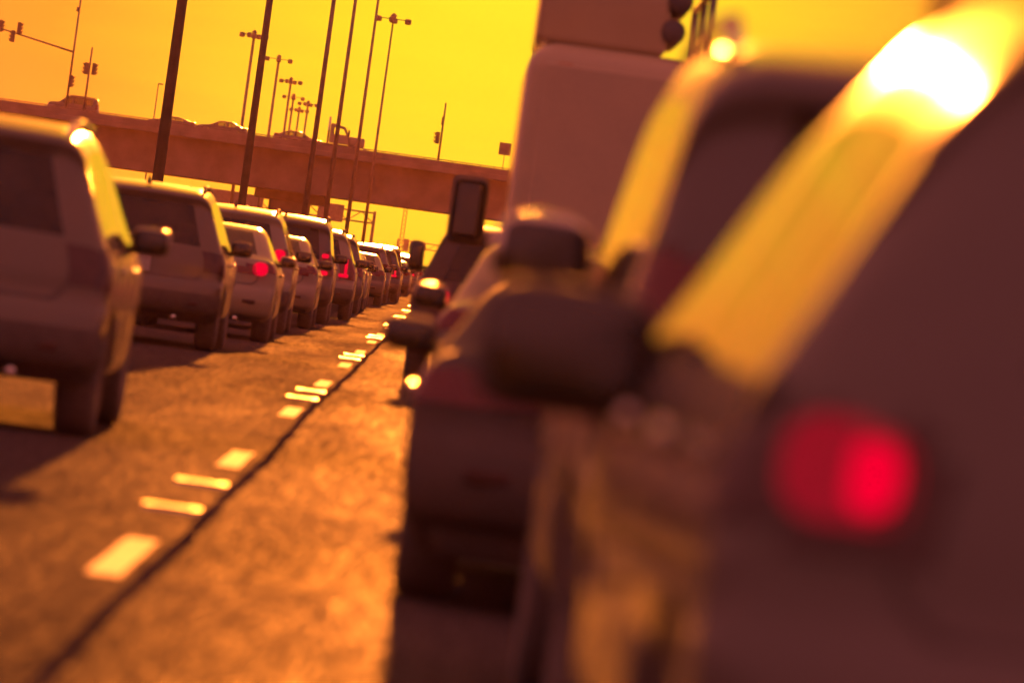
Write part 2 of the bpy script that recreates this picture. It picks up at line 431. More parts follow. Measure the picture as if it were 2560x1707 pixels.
    rim = lathe_mesh('rim', [(0, tw * .36), (wr * .14, tw * .37), (wr * .2, tw * .3), (wr * .55, tw * .34), (wr * .62, tw * .44), (wr * .66, tw * .42), (wr * .66, -tw * .42)], 20)
    for sgn in (-1, 1):
        for yw in (ya, yf):
            xw = sgn * (X(yw, .5) - tw * .5 - .015)
            add('wheel', ty, 'rubber', None, (xw, yw, wr))
            parts.append(('rim', rim, 'rim', -1, (0, 0, 0, sgn)))
    # mirrors
    mx_, mz_, my_ = P.get('mir', (.24, .17, L * .66))
    xm = X(my_, belt) - .01 + P.get('mirx', 0)
    for sgn in (-1, 1):
        c = (sgn * (xm + mx_ * .5), my_, P.get('mirz', belt + .06))
        add('wing_mirror', blob_mesh('wing_mirror', mx_, .17, mz_, P.get('mire', .5)), 'mirror', None, c)
        parts.append(('mirror_glass', blob_mesh('mirror_glass', mx_ * .84, .02, mz_ * .78, .45), 'mirg', -1, (0, -.085, 0)))
        add('mirror_arm', box_mesh('mirror_arm', .14, .06, .05, bev=.015), 'black', None, (sgn * (xm - .01), my_ + .02, c[2] - mz_ * .35))
    # cabin
    ys = P.get('seat', L * .47); sh = belt - .05
    for sgn in (-.38, .38):
        add('front_seat', box_mesh('front_seat', .5, .16, .62, bev=.06, seg=3, smooth=True, rot=Matrix.Rotation(R(-14), 3, 'X')), 'cloth', None, (sgn, ys, sh - .22))
        parts.append(('headrest', blob_mesh('headrest', .27, .1, .2, .6), 'cloth', -1, (0, -.1, .44)))
    add('rear_bench', box_mesh('rear_bench', 1.25, .18, .6, bev=.05, seg=3, smooth=True, rot=Matrix.Rotation(R(-12), 3, 'X')), 'cloth', None, (0, P.get('bench', 1.35), sh - .27))
    for sgn in (-.4, .4): parts.append(('headrest', blob_mesh('headrest', .25, .09, .15, .6), 'cloth', None, (sgn, P.get('bench', 1.35) - .08, sh + .13)))
    add('cabin_floor', box_mesh('cabin_floor', W * 1.7, L * .62, .06), 'cloth', None, (0, L * .47, .44))
    add('dashboard', box_mesh('dashboard', W * 1.6, .45, .3, bev=.06), 'cloth', None, (0, L * .70, belt - .16))
    add('rear_view_mirror', blob_mesh('rear_view_mirror', .24, .04, .07, .6), 'black', None, (0, P['ws'][2] + .22, H - .2))
    # shut lines of the tail gate, badge, bumper reflectors
    def y_at(z):
        pr = [(q[1], q[0]) for q in P['top'] if q[0] < L * .4]
        for (za, y_a), (zb_, y_b) in zip(pr, pr[1:]):
            if za <= z <= zb_ and zb_ > za: return y_a + (y_b - y_a) * (z - za) / (zb_ - za)
        return pr[-1][1]
    z_lo, z_hi = P.get('gate', (P['bump'] + .16 if P.get('bump') else .72, belt - .02)); xg = W * .74
    bm = bmesh.new(); pl = [(-xg, z_hi), (-xg, z_lo + .06), (-xg + .06, z_lo), (-xg * .5, z_lo), (0, z_lo), (xg * .5, z_lo), (xg - .06, z_lo), (xg, z_lo + .06), (xg, z_hi)]
    pl = [deform(x_, y_at(z_), z_) for x_, z_ in pl]
    for a, b in zip(pl, pl[1:]): add_tube(bm, a, b, .008, n=5)
    add('gate_seam', mesh_bm('gate_seam', bm), 'seam')
    zbd = P['plate'][1] + .13
    add('badge', blob_mesh('badge', .13, .02, .07, .8, 14, 8), 'chrome', None, (0, y_at(zbd) - .005, zbd))
    for sgn in (-1, 1):
        zr = .50; px_ = deform(sgn * W * .66, y_at(zr), zr)
        add('bumper_reflector', box_mesh('bumper_reflector', .17, .03, .05, bev=.012), 'lensoff', None, (px_[0], px_[1] - .008, zr))
    # plate, handle, exhaust
    py, pz = P['plate']
    add('license_plate', box_mesh('license_plate', .31, .012, .155, bev=.004), 'plate', None, (0, py, pz))
    if P.get('rails'):
        for sgn in (-1, 1):
            bm = bmesh.new(); xr = W - .06 - tum - .05; y_a, y_b, zz = P['rails']
            pp = [(sgn * xr, y_a, zz - .02), (sgn * xr, y_a + .14, zz + .05), (sgn * xr, (y_a + y_b) / 2, zz + .065), (sgn * xr, y_b - .14, zz + .05), (sgn * xr, y_b, zz - .02)]
            for a, b in zip(pp, pp[1:]): add_tube(bm, a, b, .021, n=8)
            add('roof_rail', mesh_bm('roof_rail', bm, True), 'rail')
    if P.get('fin'):
        bm = bmesh.new(); fy, fz = P['fin']
        for w_, l_, h0, h1 in ((.05, .15, -.02, .02), (.035, .10, .02, .05), (.012, .03, .05, .085)):
            add_box(bm, 0, -(h0 + h1) * .25, (h0 + h1) / 2, w_, l_, h1 - h0)
        add('antenna_fin', mesh_bm('antenna_fin', bm), 'black', None, (P.get('finx', 0), fy, fz))
    if P.get('wiper'):
        wy, wz = P['wiper']
        add('rear_wiper', tube_mesh('rear_wiper', (-.25, 0, .03), (.2, -.01, 0), .012, .016, 6), 'black', None, (0, wy, wz))
    add('exhaust_pipe', lathe_rot(), 'chrome', None, (W * .5, .16, zb + .03))
    for sgn in (-1, 1):
        for hy in P.get('handles', (1.62, 2.62)):
            add('door_handle', box_mesh('door_handle', .035, .2, .035, bev=.012, seg=3, smooth=True), 'handle', None, (sgn * (X(hy, belt - .14) + .014), hy, belt - .13))
    return parts
def lathe_rot():
    bm = bmesh.new(); add_tube(bm, (0, -.12, 0), (0, .2, 0), .032, n=10); return mesh_bm('exhaust_pipe', bm, True)

SUV = dict(L=4.7, W=1.9, belt=1.08, axles=(.98, 3.72), wr=.36, zb=.30,
    top=[(.22, .36), (.05, .42), (0, .56), (.03, .71), (.085, .755), (.10, .9), (.15, 1.08), (.235, 1.3), (.36, 1.555), (.345, 1.62), (.34, 1.642), (.40, 1.668), (.6, 1.693), (.9, 1.72), (1.3, 1.742), (1.8, 1.755),
         (2.4, 1.738), (2.8, 1.66), (3.2, 1.40), (3.6, 1.13), (3.78, 1.08), (4.2, 1.02), (4.5, .93), (4.64, .78), (4.69, .55), (4.66, .40), (4.5, .30)],
    rw=(1.10, 1.56, .8), ws=(1.14, 1.66, 2.6), side=[(.62, 1.28), (1.38, 2.36), (2.46, 3.25)], plate=(.08, .86), bench=1.45,
    lamp=lambda x, y, z: x > .68 and .84 < z < 1.06 and y < .42, bump=.60, rails=(.75, 2.75, 1.70), fin=(.62, 1.735), wiper=(.16, 1.13), tum=.25, r=.11, cr_y=.15)
SUV_T = dict(SUV, top=[(.22, .38), (.05, .44), (0, .58), (.02, .73), (.06, .78), (.07, .95), (.09, 1.10), (.15, 1.35), (.23, 1.62), (.20, 1.70), (.21, 1.735), (.29, 1.765), (.5, 1.793), (.8, 1.822), (1.25, 1.848), (1.8, 1.862),
         (2.5, 1.845), (2.9, 1.76), (3.25, 1.48), (3.6, 1.18), (3.78, 1.13), (4.25, 1.09), (4.55, 1.0), (4.66, .82), (4.69, .55), (4.66, .42), (4.5, .32)],
    belt=1.12, rw=(1.14, 1.63, .7), ws=(1.2, 1.77, 2.6), tum=.13, W=1.95, plate=(.05, .9), rails=(.55, 2.75, 1.80), fin=(.55, 1.83), wiper=(.10, 1.17),
    lamp=lambda x, y, z: x > .78 and .86 < z < 1.28 and y < .35, r=.10, cr_z=.05)
SUV_W = dict(SUV, lamp=lambda x, y, z: x > .62 and .98 < z < 1.2 and y < .42, glow=[(.73, .155, 1.12, .17, .17)], fin=(.66, 1.735), finx=0)
SUV_L = dict(SUV, lamp=lambda x, y, z: x > .60 and .80 < z < 1.22 and y < .45, glow=[(.735, .16, 1.05, .06, .30), (.70, .12, .87, .2, .07)], W=1.86)
SUV_C = dict(SUV_T, glow=[(.80, .05, 1.2, .13, .08), (.80, .045, .90, .16, .08)], rails=(.55, 2.9, 1.82))
SEDAN = dict(L=4.75, W=1.83, belt=.99, axles=(1.02, 3.72), wr=.33, zb=.24, zs=.66,
    top=[(.22, .30), (.05, .34), (.0, .50), (.02, .64), (.07, .70), (.085, .84), (.10, .98), (.16, 1.045), (.34, 1.07), (.58, 1.085), (.95, 1.24), (1.32, 1.385), (1.42, 1.408), (1.6, 1.43), (1.9, 1.448), (2.2, 1.455), (2.45, 1.438),
         (2.65, 1.38), (3.1, 1.15), (3.42, .995), (3.6, .96), (4.1, .89), (4.5, .78), (4.7, .62), (4.74, .45), (4.68, .33), (4.5, .26)],
    rw=(1.10, 1.385, 1.42), ws=(1.0, 1.39, 2.5), side=[(1.12, 1.85), (1.95, 2.75)], plate=(.075, .82), bench=1.5, seat=2.25,
    lamp=lambda x, y, z: x > .42 and .855 < z - (x - .7) * .12 < .985 and y < .5, tum=.22, fin=(1.6, 1.44), cr_y=.16, handles=(1.75, 2.6), mir=(.22, .15, 3.0))
SEDAN_G = dict(SEDAN, glow=[(.70, .15, .925, .185, .17)])
COUPE = dict(SEDAN, zb=.17, L=4.5, belt=.88, top=[(.22, .30), (.05, .34), (.0, .48), (.02, .60), (.06, .66), (.07, .78), (.085, .88), (.16, .94), (.34, .955), (.55, .97), (.95, 1.09), (1.35, 1.19), (1.5, 1.215), (1.9, 1.24), (2.2, 1.23),
         (2.5, 1.17), (2.9, .99), (3.2, .88), (3.4, .85), (3.9, .78), (4.25, .68), (4.43, .55), (4.48, .42), (4.43, .33), (4.3, .26)], axles=(.98, 3.5),
    rw=(.985, 1.19, 1.47), ws=(.89, 1.18, 2.35), side=[(1.2, 2.5)], plate=(.06, .74), lamp=lambda x, y, z: x > .45 and .74 < z < .86 and y < .45, fin=None,
    handles=(1.9,), mir=(.22, .14, 2.75), tum=.2, seat=2.0, zs=.6)
VAN = dict(SUV_T, L=5.1, W=1.98, belt=1.1, top=[(.22, .38), (.05, .42), (0, .56), (.02, .70), (.05, .76), (.05, .95), (.06, 1.12), (.10, 1.4), (.17, 1.66), (.15, 1.74), (.17, 1.775), (.27, 1.80), (.5, 1.828), (.85, 1.855), (1.4, 1.876), (2.0, 1.885),
         (2.8, 1.865), (3.2, 1.78), (3.7, 1.45), (4.1, 1.17), (4.3, 1.10), (4.7, .98), (4.95, .84), (5.06, .66), (5.09, .52), (5.05, .40), (4.9, .32)], axles=(1.05, 4.1), ws=(1.2, 1.79, 3.0),
    side=[(.5, 1.4), (1.5, 2.7), (2.8, 3.7)], rw=(1.14, 1.67, .7), rails=None, seat=2.6)
KINDS = {}
def car(kind, name, label, cat, xl, y, col, group, heading=0.0, on=(False, False), tint=True, z=0.0, bumper='black', left_ref=True, rail=None, mats={}):
    P = globals()[kind]
    if kind not in KINDS: KINDS[kind] = make_kind(P)
    xc = xl + P['W'] / 2 if left_ref else xl - P['W'] / 2 if left_ref is False else xl
    root = thing(name, label, cat, (xc, y, z), heading, group)
    roles = dict(paint=col, black=BLACK, bumper=BLACK if bumper == 'black' else col, rglass=GLASS_T if tint else GLASS_C, sglass=GLASS_T if tint else GLASS_C,
                 clear=GLASS_C, lens_l=mats.get('lens', LENS), lens_r=mats.get('lens', LENS), clearlens=LENSC, seam=BLACK, lensoff=LENS_DARK, dim=GLOW_DIM if on[0] else LENS, rubber=RUBBER, rim=RIM, mirror=mats.get('mirror', BLACK), mirg=MIRG, cloth=CLOTH,
                 plate=PLATE, chrome=CHROME, rail=rail or BLACK, handle=mats.get('handle', col), glow_l=GLOW if on[0] else LENS, glow_r=GLOW if on[1] else LENS)
    prev = None
    for nm, me, role, par, loc in KINDS[kind]:
        p = prev if par == -1 else root
        o = link(nm, me, roles[role], p, loc[:3])
        if len(loc) == 4 and loc[3] < 0: o.rotation_euler = (0, 0, math.pi)
        if par != -1: prev = o
    return root

# ------------------------------------------------------------------ ground and road
def sheet(name, x0, x1, y0, y1, z, m, cuts=1):
    bm = bmesh.new(); rows = []
    for k in range(cuts + 1):
        y = y0 + (y1 - y0) * k / cuts
        rows.append((bm.verts.new((x0, y, z)), bm.verts.new((x1, y, z))))
    for a, b in zip(rows, rows[1:]): bm.faces.new((a[0], a[1], b[1], b[0]))
    return struct(link(name, mesh_bm(name, bm), m))
sheet('ground', -700, 700, -60, 2500, -.02, DIRT)
sheet('road', -7.6, -.92, -40, 2480, 0.0, ASPHALT); sheet('right_lane', -.92, 6.6, -40, 2480, 0.0, ASPHALT_R)
sheet('opposite_road', -26, -8.5, -40, 2480, 0.0, ASPHALT)

# lane line: 3 m dashes every 12.19 m, a pair of steel marker castings in every second gap
PER, D1, XL = 12.19, 23.4, -1.055
dash_me = None
for k in range(36):
    yc = D1 + PER * k
    bm = bmesh.new(); rnd = random.Random(k); nseg = 8; vs = []
    for q in range(nseg + 1):
        y = yc - 1.45 + 2.9 * q / nseg; j = lambda: rnd.uniform(-.006, .006)
        vs.append((bm.verts.new((XL - .062 + j(), y, .004)), bm.verts.new((XL + .062 + j(), y, .004))))
    for a, b in zip(vs, vs[1:]): bm.faces.new((a[0], a[1], b[1], b[0]))
    struct(link('lane_marking', mesh_bm('lane_marking', bm), PAINT_LINE))
def marker_mesh():
    """low casting: two rounded keels along the road joined by a rounded crossbar"""
    bm = bmesh.new()
    def hump(x0, x1, ly, h, n=14):
        rows = []
        for k in range(n + 1):
            a = math.pi * k / n; rows.append((bm.verts.new((x0, -ly / 2 * math.cos(a), h * math.sin(a))), bm.verts.new((x1, -ly / 2 * math.cos(a), h * math.sin(a)))))
        for a, b in zip(rows, rows[1:]): bm.faces.new((a[0], a[1], b[1], b[0]))
        for q in (0, 1): bm.faces.new([bm.verts.new(r_[q].co) for r_ in rows])
    hump(-.128, -.078, .30, .022); hump(.078, .128, .30, .022); hump(-.077, .077, .2, .021)
    return mesh_bm('casting', bm, True)
mk_me = marker_mesh(); lens_me = box_mesh('reflector', .10, .05, .012, bev=.004)
ordn = ['nearest', 'second', 'third', 'fourth', 'fifth', 'sixth', 'seventh', 'eighth', 'ninth']
for g in range(9):
    for h, fr in enumerate((.37, .64)):
        yy = D1 + PER * (2 * g + fr)
        t = thing('pavement_marker', '%s of the %s pair of steel reflector castings set in the lane line' % (('nearer', 'farther')[h], ordn[g]), 'road marker',
                  (XL - .02, yy, .001), 0, 'reflector castings along the lane line')
        link('casting', mk_me, STEEL, t); link('reflector', lens_me, LENSC, t, (0, -.06, .002))
# tar seams: the long joint beside the dashes and two cross joints
def seam(path, w, seed):
    rnd = random.Random(seed); bm = bmesh.new(); prev = None; along_y = abs(path[1][1] - path[0][1]) > abs(path[1][0] - path[0][0])
    (xa, ya_), (xb, yb_) = path; n = int(max(abs(xb - xa), abs(yb_ - ya_)) / .5)
    wob = 0
    for k in range(n + 1):
        t = k / n; wob = wob * .9 + rnd.uniform(-.008, .008); ww = w * rnd.uniform(.55, 1.25)
        x, y = xa + (xb - xa) * t, ya_ + (yb_ - ya_) * t
        if along_y: a, b = (x + wob - ww / 2, y), (x + wob + ww / 2, y)
        else: a, b = (x, y + wob * 3 - ww / 2), (x, y + wob * 3 + ww / 2)
        cur = (bm.verts.new((*a, .003)), bm.verts.new((*b, .003)))
        if prev: bm.faces.new((prev[0], prev[1], cur[1], cur[0]))
        prev = cur
    return struct(link('tar_seam', mesh_bm('tar_seam', bm), TAR))
seam(((-.915, 12), (-.93, 300)), .062, 1)
seam(((-5, 134), (6, 134)), .35, 2); seam(((-5, 194), (6, 194)), .6, 3); seam(((-5, 76), (6, 76)), .09, 4)

# median barrier with the row of tall mast lights
def barrier(y0, y1):
    prof = [(-.3, 0), (-.3, .08), (-.17, .33), (-.09, .86), (.09, .86), (.17, .33), (.3, .08), (.3, 0)]
    bm = bmesh.new(); A = [bm.verts.new((x, y0, z)) for x, z in prof]; B = [bm.verts.new((x, y1, z)) for x, z in prof]
    for k in range(len(prof)): bm.faces.new((A[k], A[(k + 1) % 8], B[(k + 1) % 8], B[k]))
    bm.faces.new(A); bm.faces.new(B[::-1]); return mesh_bm('barrier_segment', bm)
bt = thing('median_barrier', 'long concrete safety barrier on the left behind the queue of cars', 'barrier', (-8.05, 0, 0))
seg_me = barrier(0, 5.97)
for k in range(140): link('barrier_segment', seg_me, CONC, bt, (0, 6 + 6 * k, 0))

mast_cache = {}
def mast(x, y, h, label, r0=.165, r1=.075):
    t = thing('mast_light', label, 'light mast', (x, y, 0), random.uniform(-.4, .4), 'tall mast lights along the highway')
    key = (round(h, 1), r0)
    if key not in mast_cache:
        hd = bmesh.new(); add_tube(hd, (0, 0, -.35), (0, 0, .25), .28, .2, 10); add_tube(hd, (0, 0, .25), (0, 0, .5), .35, .08, 10)
        arm = bmesh.new(); add_tube(arm, (0, 0, 0), (1.15, 0, 0), .05, .04, 6)
        lm = bmesh.new(); add_box(lm, 1.3, 0, -.1, .55, .42, .5, .12, 2)
        mast_cache[key] = (tube_mesh('pole', (0, 0, 0), (0, 0, h), r0, r1, 12), mesh_bm('head_ring', hd), mesh_bm('arm', arm), mesh_bm('floodlight', lm),
                           tube_mesh('base_flange', (0, 0, 0), (0, 0, .9), .45, .4, 12))
    p, hd, arm, lm, fl = mast_cache[key]
    link('pole', p, GALV, t); link('base_flange', fl, CONC, t); link('head_ring', hd, GALV, t, (0, 0, h))
    for k in range(4):
        a = link('arm', arm, GALV, t, (0, 0, h)); a.rotation_euler = (0, 0, k * math.pi / 2)
        link('floodlight', lm, GALV, a)
for lab, y, x in (('thickest and nearest grey light mast, left of the second sport utility', 167, -8.0), ('second thick light mast, rising above the white sedan', 235, -8.05),
                  ('third light mast, right of the thick pair, cut by the top of the picture', 330, -8.0), ('fourth light mast, rising behind the truck tractor on the bridge', 386, -8.05),
                  ('fifth light mast, slim, just left of the one whose head shows', 462, -8.0)):
    mast(x, y, 24.0, lab)
mast(-8.0, 551, 22.4, 'slim light mast whose head of four floodlights shows near the top edge')
for (x, y), lab in zip(((-23.1, 643), (-22.5, 713), (-23.3, 798), (-25, 879), (-26, 953), (-23.6, 907)),
                       ('tallest looking of the small far light masts, beside the second thick mast', 'second of the small far light masts over the bridge', 'third of the small far light masts, above the parapet cars',
                        'fourth of the small far light masts, close beside the third', 'shortest looking of the far light masts over the bridge', 'rightmost of the small far light masts, left of the third thick mast')):
    mast(x, y, 22.4, lab, .2, .14)

# ------------------------------------------------------------------ overpass
BY = 560.0
br = thing('overpass', 'long dark concrete overpass crossing the highway from side to side', 'bridge', (0, BY, 0))
link('girder', box_mesh('girder', 420, 10.6, 3.48, (0, 6.2, 8.16), .05), WSTEEL, br)
link('deck_slab', box_mesh('deck_slab', 420, 13.2, .48, (0, 6.2, 10.145), .04), CONC, br)
link('parapet', box_mesh('parapet', 420, .32, .55, (0, -.15, 10.66), .03), CONC, br)
link('parapet', box_mesh('parapet', 420, .32, .55, (0, 12.55, 10.66), .03), CONC, br)
bm = bmesh.new()
for k in range(170): add_tube(bm, (-105 + k * 1.25, -.15, 10.9), (-105 + k * 1.25, -.15, 11.06), .035, n=5)
add_tube(bm, (-105, -.15, 11.04), (108, -.15, 11.04), .05, n=6)
link('guard_rail', mesh_bm('guard_rail', bm), GALV, br)
for x in (-40.5, -15.15, 10.2):
    link('pier', box_mesh('pier', 3.7, 2.2, 6.5, (x, 6, 3.22), .2, 2), CONC, br)
    link('pier_cap', box_mesh('pier_cap', 6.4, 2.8, .9, (x, 6, 6.02), .1, 2), CONC, br)
ZB = 10.39
def on_bridge(kind, name, label, cat, xc, col, heading, lane=3.0, **kw):
    P = globals()[kind]
    o = car(kind, name, label, cat, xc, BY + lane, col, 'vehicles crossing the overpass', heading, z=ZB, left_ref=None, **kw)
    return o
# heading +90 deg: nose to -X
on_bridge('SUV_T', 'sport_utility', 'dark sport utility crossing the overpass at far left, beneath the signal mast', 'car', -32.9, P_DARK, R(90), mats=dict())
on_bridge('COUPE', 'coupe', 'low car on the overpass, only its roof above the parapet right of the thickest mast', 'car', -24.2, P_BLACK, R(90), tint=False)
on_bridge('SEDAN', 'sedan', 'dark sedan on the overpass between the two thickest masts', 'car', -19.6, P_BLACK, R(90), tint=False)
on_bridge('SEDAN', 'sedan', 'dark sedan on the overpass just behind the pale truck tractor', 'car', -17.4, P_DARK, R(-90), tint=False)
# truck tractor
def tractor(x, label):
    t = thing('truck_tractor', label, 'truck', (x, BY + 3, ZB), R(-90))
    W2 = 2.4; t.scale = (1, 1, .84)
    bm = bmesh.new(); pts = [(1.65, 1.0), (1.65, 3.02), (1.9, 3.05), (2.95, 2.8), (3.35, 1.9), (3.35, 1.0)]
    A = [bm.verts.new((-W2 / 2, y, z)) for y, z in pts]; B = [bm.verts.new((W2 / 2, y, z)) for y, z in pts]
    roof_ids = None
    for k in range(len(pts)):
        if k in (3,): continue
        bm.faces.new((A[k], A[(k + 1) % 6], B[(k + 1) % 6], B[k]))
    # side panels with an opening for the door window
    for row in (A, B):
        xx = row[0].co.x
        w = [bm.verts.new((xx, y, z)) for y, z in ((1.95, 1.95), (1.95, 2.7), (2.8, 2.6), (3.1, 1.95))]
        bm.faces.new((row[0], row[1], w[1], w[0])); bm.faces.new((row[1], row[2], w[1])); bm.faces.new((row[2], row[3], w[2], w[1]))
        bm.faces.new((row[3], row[4], w[3], w[2])); bm.faces.new((row[4], row[5], w[3])); bm.faces.new((row[5], row[0], w[0], w[3]))
    link('cab', mesh_bm('cab', bm), P_WHITE, t)
    link('windshield', box_mesh('windshield', W2 * .94, .02, .98, (0, 3.15, 2.35), rot=None), GLASS_C, t)
    link('hood', box_mesh('hood', 2.0, 1.5, 1.05, (0, 4.05, 1.35), .22, 3, True), P_WHITE, t)
    link('bumper', box_mesh('bumper', 2.4, .3, .45, (0, 4.9, .6), .05), CHROME, t)
    link('chassis', box_mesh('chassis', .9, 6.4, .35, (0, 1.2, .75)), BLACK, t)
    for sgn in (-1, 1):
        link('exhaust_stack', tube_mesh('exhaust_stack', (sgn * 1.1, 1.5, .9), (sgn * 1.1, 1.5, 3.7), .075), CHROME, t)
        link('wing_mirror', box_mesh('wing_mirror', .22, .12, .75, (sgn * 1.45, 3.3, 2.2), .04), BLACK, t)
        for y in (-1.3, 0.0, 4.0):
            w = link('wheel', lathe_mesh('wheel', [(.3, -.15), (.45, -.16), (.5, -.1), (.5, .1), (.45, .16), (.3, .15)], 20), RUBBER, t, (sgn * 1.05, y, .5))
    return t
tractor(-14.0, 'pale truck tractor with tall exhaust stack driving over the bridge')

# ------------------------------------------------------------------ signals and signs on the overpass
def signal_head_mesh(hoods):
    bm = bmesh.new(); add_box(bm, 0, 0, 0, .36, .22, 1.05, .03, 1)
    for z in (-.33, 0, .33): add_box(bm, hoods * .27, 0, z + .07, .26, .28, .06, .01, 1); add_box(bm, hoods * .24, 0, z - .04, .1, .26, .2, .02, 1)
    return mesh_bm('signal_head', bm)
SH = {1: signal_head_mesh(1), -1: signal_head_mesh(-1)}
def bx(sx, sy, D):                               # photograph pixel (2560 px wide) at distance D -> x, z
    dx, dy = sx - 1128, sy - 684; c, s = math.cos(R(7.9)), math.sin(R(7.9))
    return (dx * c + dy * s) / FPX * D, CAM_H - (-dx * s + dy * c) / FPX * D
def signal_pole(label, base, topp, heads, y=BY + .9, arm=None, boxes=()):
    x0, _ = bx(*base, y); x1, z1 = bx(*topp, y); xx = (x0 + x1) / 2
    t = thing('traffic_signal', label, 'traffic signal', (xx, y, ZB), 0, 'traffic signals on the overpass')
    link('pole', tube_mesh('pole', (0, 0, 0), (0, 0, z1 - ZB), .11, .075, 8), GALV, t)
    for (px, py, d) in heads:
        hx, hz = bx(px, py, y); link('signal_head', SH[d], BLACK, t, (hx - xx, -.1, hz - ZB))
    for (px, py, w, h) in boxes:
        hx, hz = bx(px, py, y); link('control_box', box_mesh('control_box', w, .3, h, bev=.03), GALV, t, (hx - xx, -.1, hz - ZB))
    if arm:
        (ax, ay), (bx_, by_) = arm
        a = bx(ax, ay, y); b = bx(bx_, by_, y)
        link('mast_arm', tube_mesh('mast_arm', (a[0] - xx, 0, a[1] - ZB), (b[0] - xx, 0, b[1] - ZB), .09, .055, 8), GALV, t)
    return t
t = signal_pole('signal pole with long mast arm reaching left over the overpass', (171, 230), (206, -20), [(178, 204, 1)], arm=((184, 131), (-60, 52)), boxes=[(197, 25, .3, .4)])
y = BY + .9
a0, a1 = bx(67, 77, y), bx(-60, 52, y)
px0 = t.location.x
for (sx_, sy_, d) in ((50, 72, 1), (34, 92, -1), (4, 66, 1)):
    h = bx(sx_, sy_, y); link('signal_head', SH[d], BLACK, t, (h[0] - px0, -.15, h[1] - ZB))
signal_pole('twin signal on a short pole behind the dark sport utility on the overpass', (216, 240), (231, 120), [(217, 172, -1), (236, 174, 1)])
signal_pole('single signal on a thin pole standing alone over the middle of the parapet', (1094, 402), (1116, 258), [(1094, 345, -1)], boxes=[(1107, 303, .22, .75)])
signal_pole('signal pole with grey control box close beside the tall work truck', (1290, 425), (1342, 108), [(1296, 340, -1), (1316, 268, -1)], boxes=[(1319, 272, .75, .95), (1288, 380, .35, 1.1)])
sx0, sz0 = bx(1257, 425, y); sx1, sz1 = bx(1263, 373, y)
t = thing('road_sign', 'square sign seen from behind on a thin post at the right end of the bridge', 'road sign', (sx1, y, ZB))
link('post', tube_mesh('post', (0, .05, 0), (0, .05, sz1 - ZB), .035, n=6), GALV, t)
link('panel', box_mesh('panel', 1.1, .05, 1.1, (0, 0, sz1 - ZB), .03, 2), GALV, t)
sx0, sz0 = bx(378, 207, BY + 11)
t = thing('lamp_post', 'faint thin lamp post behind the overpass left of the thickest mast', 'lamp post', (sx0, BY + 25, 0))
link('pole', tube_mesh('pole', (0, 0, 0), (0, 0, sz0 + .3), .09, .05, 6), GALV, t); link('lamp_head', box_mesh('lamp_head', .5, .25, .12, (.2, 0, sz0 + .3), .03), GALV, t)

# overhead sign gantries beyond the bridge
def gantry(yg, x0, x1, panels, label, ztop, zbot):
    t = thing('sign_gantry', label, 'sign gantry', (x0, yg, 0))
    for x in (x0, x1):
        bm = bmesh.new()
        for s in (-.7, .7): add_tube(bm, (x - x0, s, 0), (x - x0, s, ztop), .22, .18, 8)
        for k in range(6): add_tube(bm, (x - x0, -.7, ztop * k / 6), (x - x0, .7, ztop * (k + 1) / 6), .08, n=6)
        link('leg', mesh_bm('leg', bm), GALV, t)
    bm = bmesh.new(); nseg = int((x1 - x0) / 1.6); zA, zB_ = ztop - .2, ztop - 1.5
    for zz in (zA, zB_): add_tube(bm, (0, 0, zz), (x1 - x0, 0, zz), .12, n=6)
    for k in range(nseg):
        xa, xb = (x1 - x0) * k / nseg, (x1 - x0) * (k + 1) / nseg
        add_tube(bm, (xa, 0, zA if k % 2 else zB_), (xb, 0, zB_ if k % 2 else zA), .07, n=5)
    link('truss', mesh_bm('truss', bm), GALV, t)
    for (a, b, z0, z1) in panels: link('sign_panel', box_mesh('sign_panel', b - a, .12, z1 - z0, ((a + b) / 2 - x0, -.4, (z0 + z1) / 2), .05), GALV, t)
gantry(800, -34, -10.6, [(-32, -27.6, 5.0, 7.7), (-27, -24.7, 4.6, 7.6), (-17.8, -14.5, 5.7, 7.9)], 'overhead sign gantry with dark panel backs under the bridge span', 7.6, 5.0)
gantry(1350, -12.2, 9, [(-10.9, -9.8, 4.6, 7.2), (-9.4, -6.2, 5.2, 6.9)], 'faint distant sign gantry in the bright gap under the overpass', 7.0, 5.0)
bm = bmesh.new()
t = thing('radio_tower', 'thin lattice tower far off in the bright gap under the overpass', 'tower', (-11.9, 1400, 0))
for s in ((-.5, -.5), (.5, -.5), (.5, .5), (-.5, .5)): add_tube(bm, (s[0], s[1], 0), (s[0] * .6, s[1] * .6, 19), .08, n=5)
for k in range(19):
    add_tube(bm, (-.5, -.5, k), (.5, -.5, k + 1), .05, n=4); add_tube(bm, (.5, .5, k), (-.5, .5, k + 1), .05, n=4)
link('lattice', mesh_bm('lattice', bm), GALV, t)

# ------------------------------------------------------------------ left lane queue (right flanks given)
G_L = 'cars queuing in the left lane'
def left(kind, name, label, xr, y, col, **kw): return car(kind, name, label, 'car', xr, y, col, G_L, left_ref=False, **kw)
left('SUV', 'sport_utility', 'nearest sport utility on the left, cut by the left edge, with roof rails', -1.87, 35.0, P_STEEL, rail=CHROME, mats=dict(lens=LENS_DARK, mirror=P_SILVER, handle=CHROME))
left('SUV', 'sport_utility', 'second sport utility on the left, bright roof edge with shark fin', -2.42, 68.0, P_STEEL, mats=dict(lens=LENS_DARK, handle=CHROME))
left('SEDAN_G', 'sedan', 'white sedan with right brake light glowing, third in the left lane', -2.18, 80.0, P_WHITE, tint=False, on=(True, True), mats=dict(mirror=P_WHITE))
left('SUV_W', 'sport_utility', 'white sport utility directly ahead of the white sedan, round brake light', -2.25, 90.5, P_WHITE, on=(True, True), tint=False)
left('SEDAN', 'sedan', 'pale sedan between the white and the tall dark sport utilities', -2.1, 101.0, P_CREAM, tint=False)
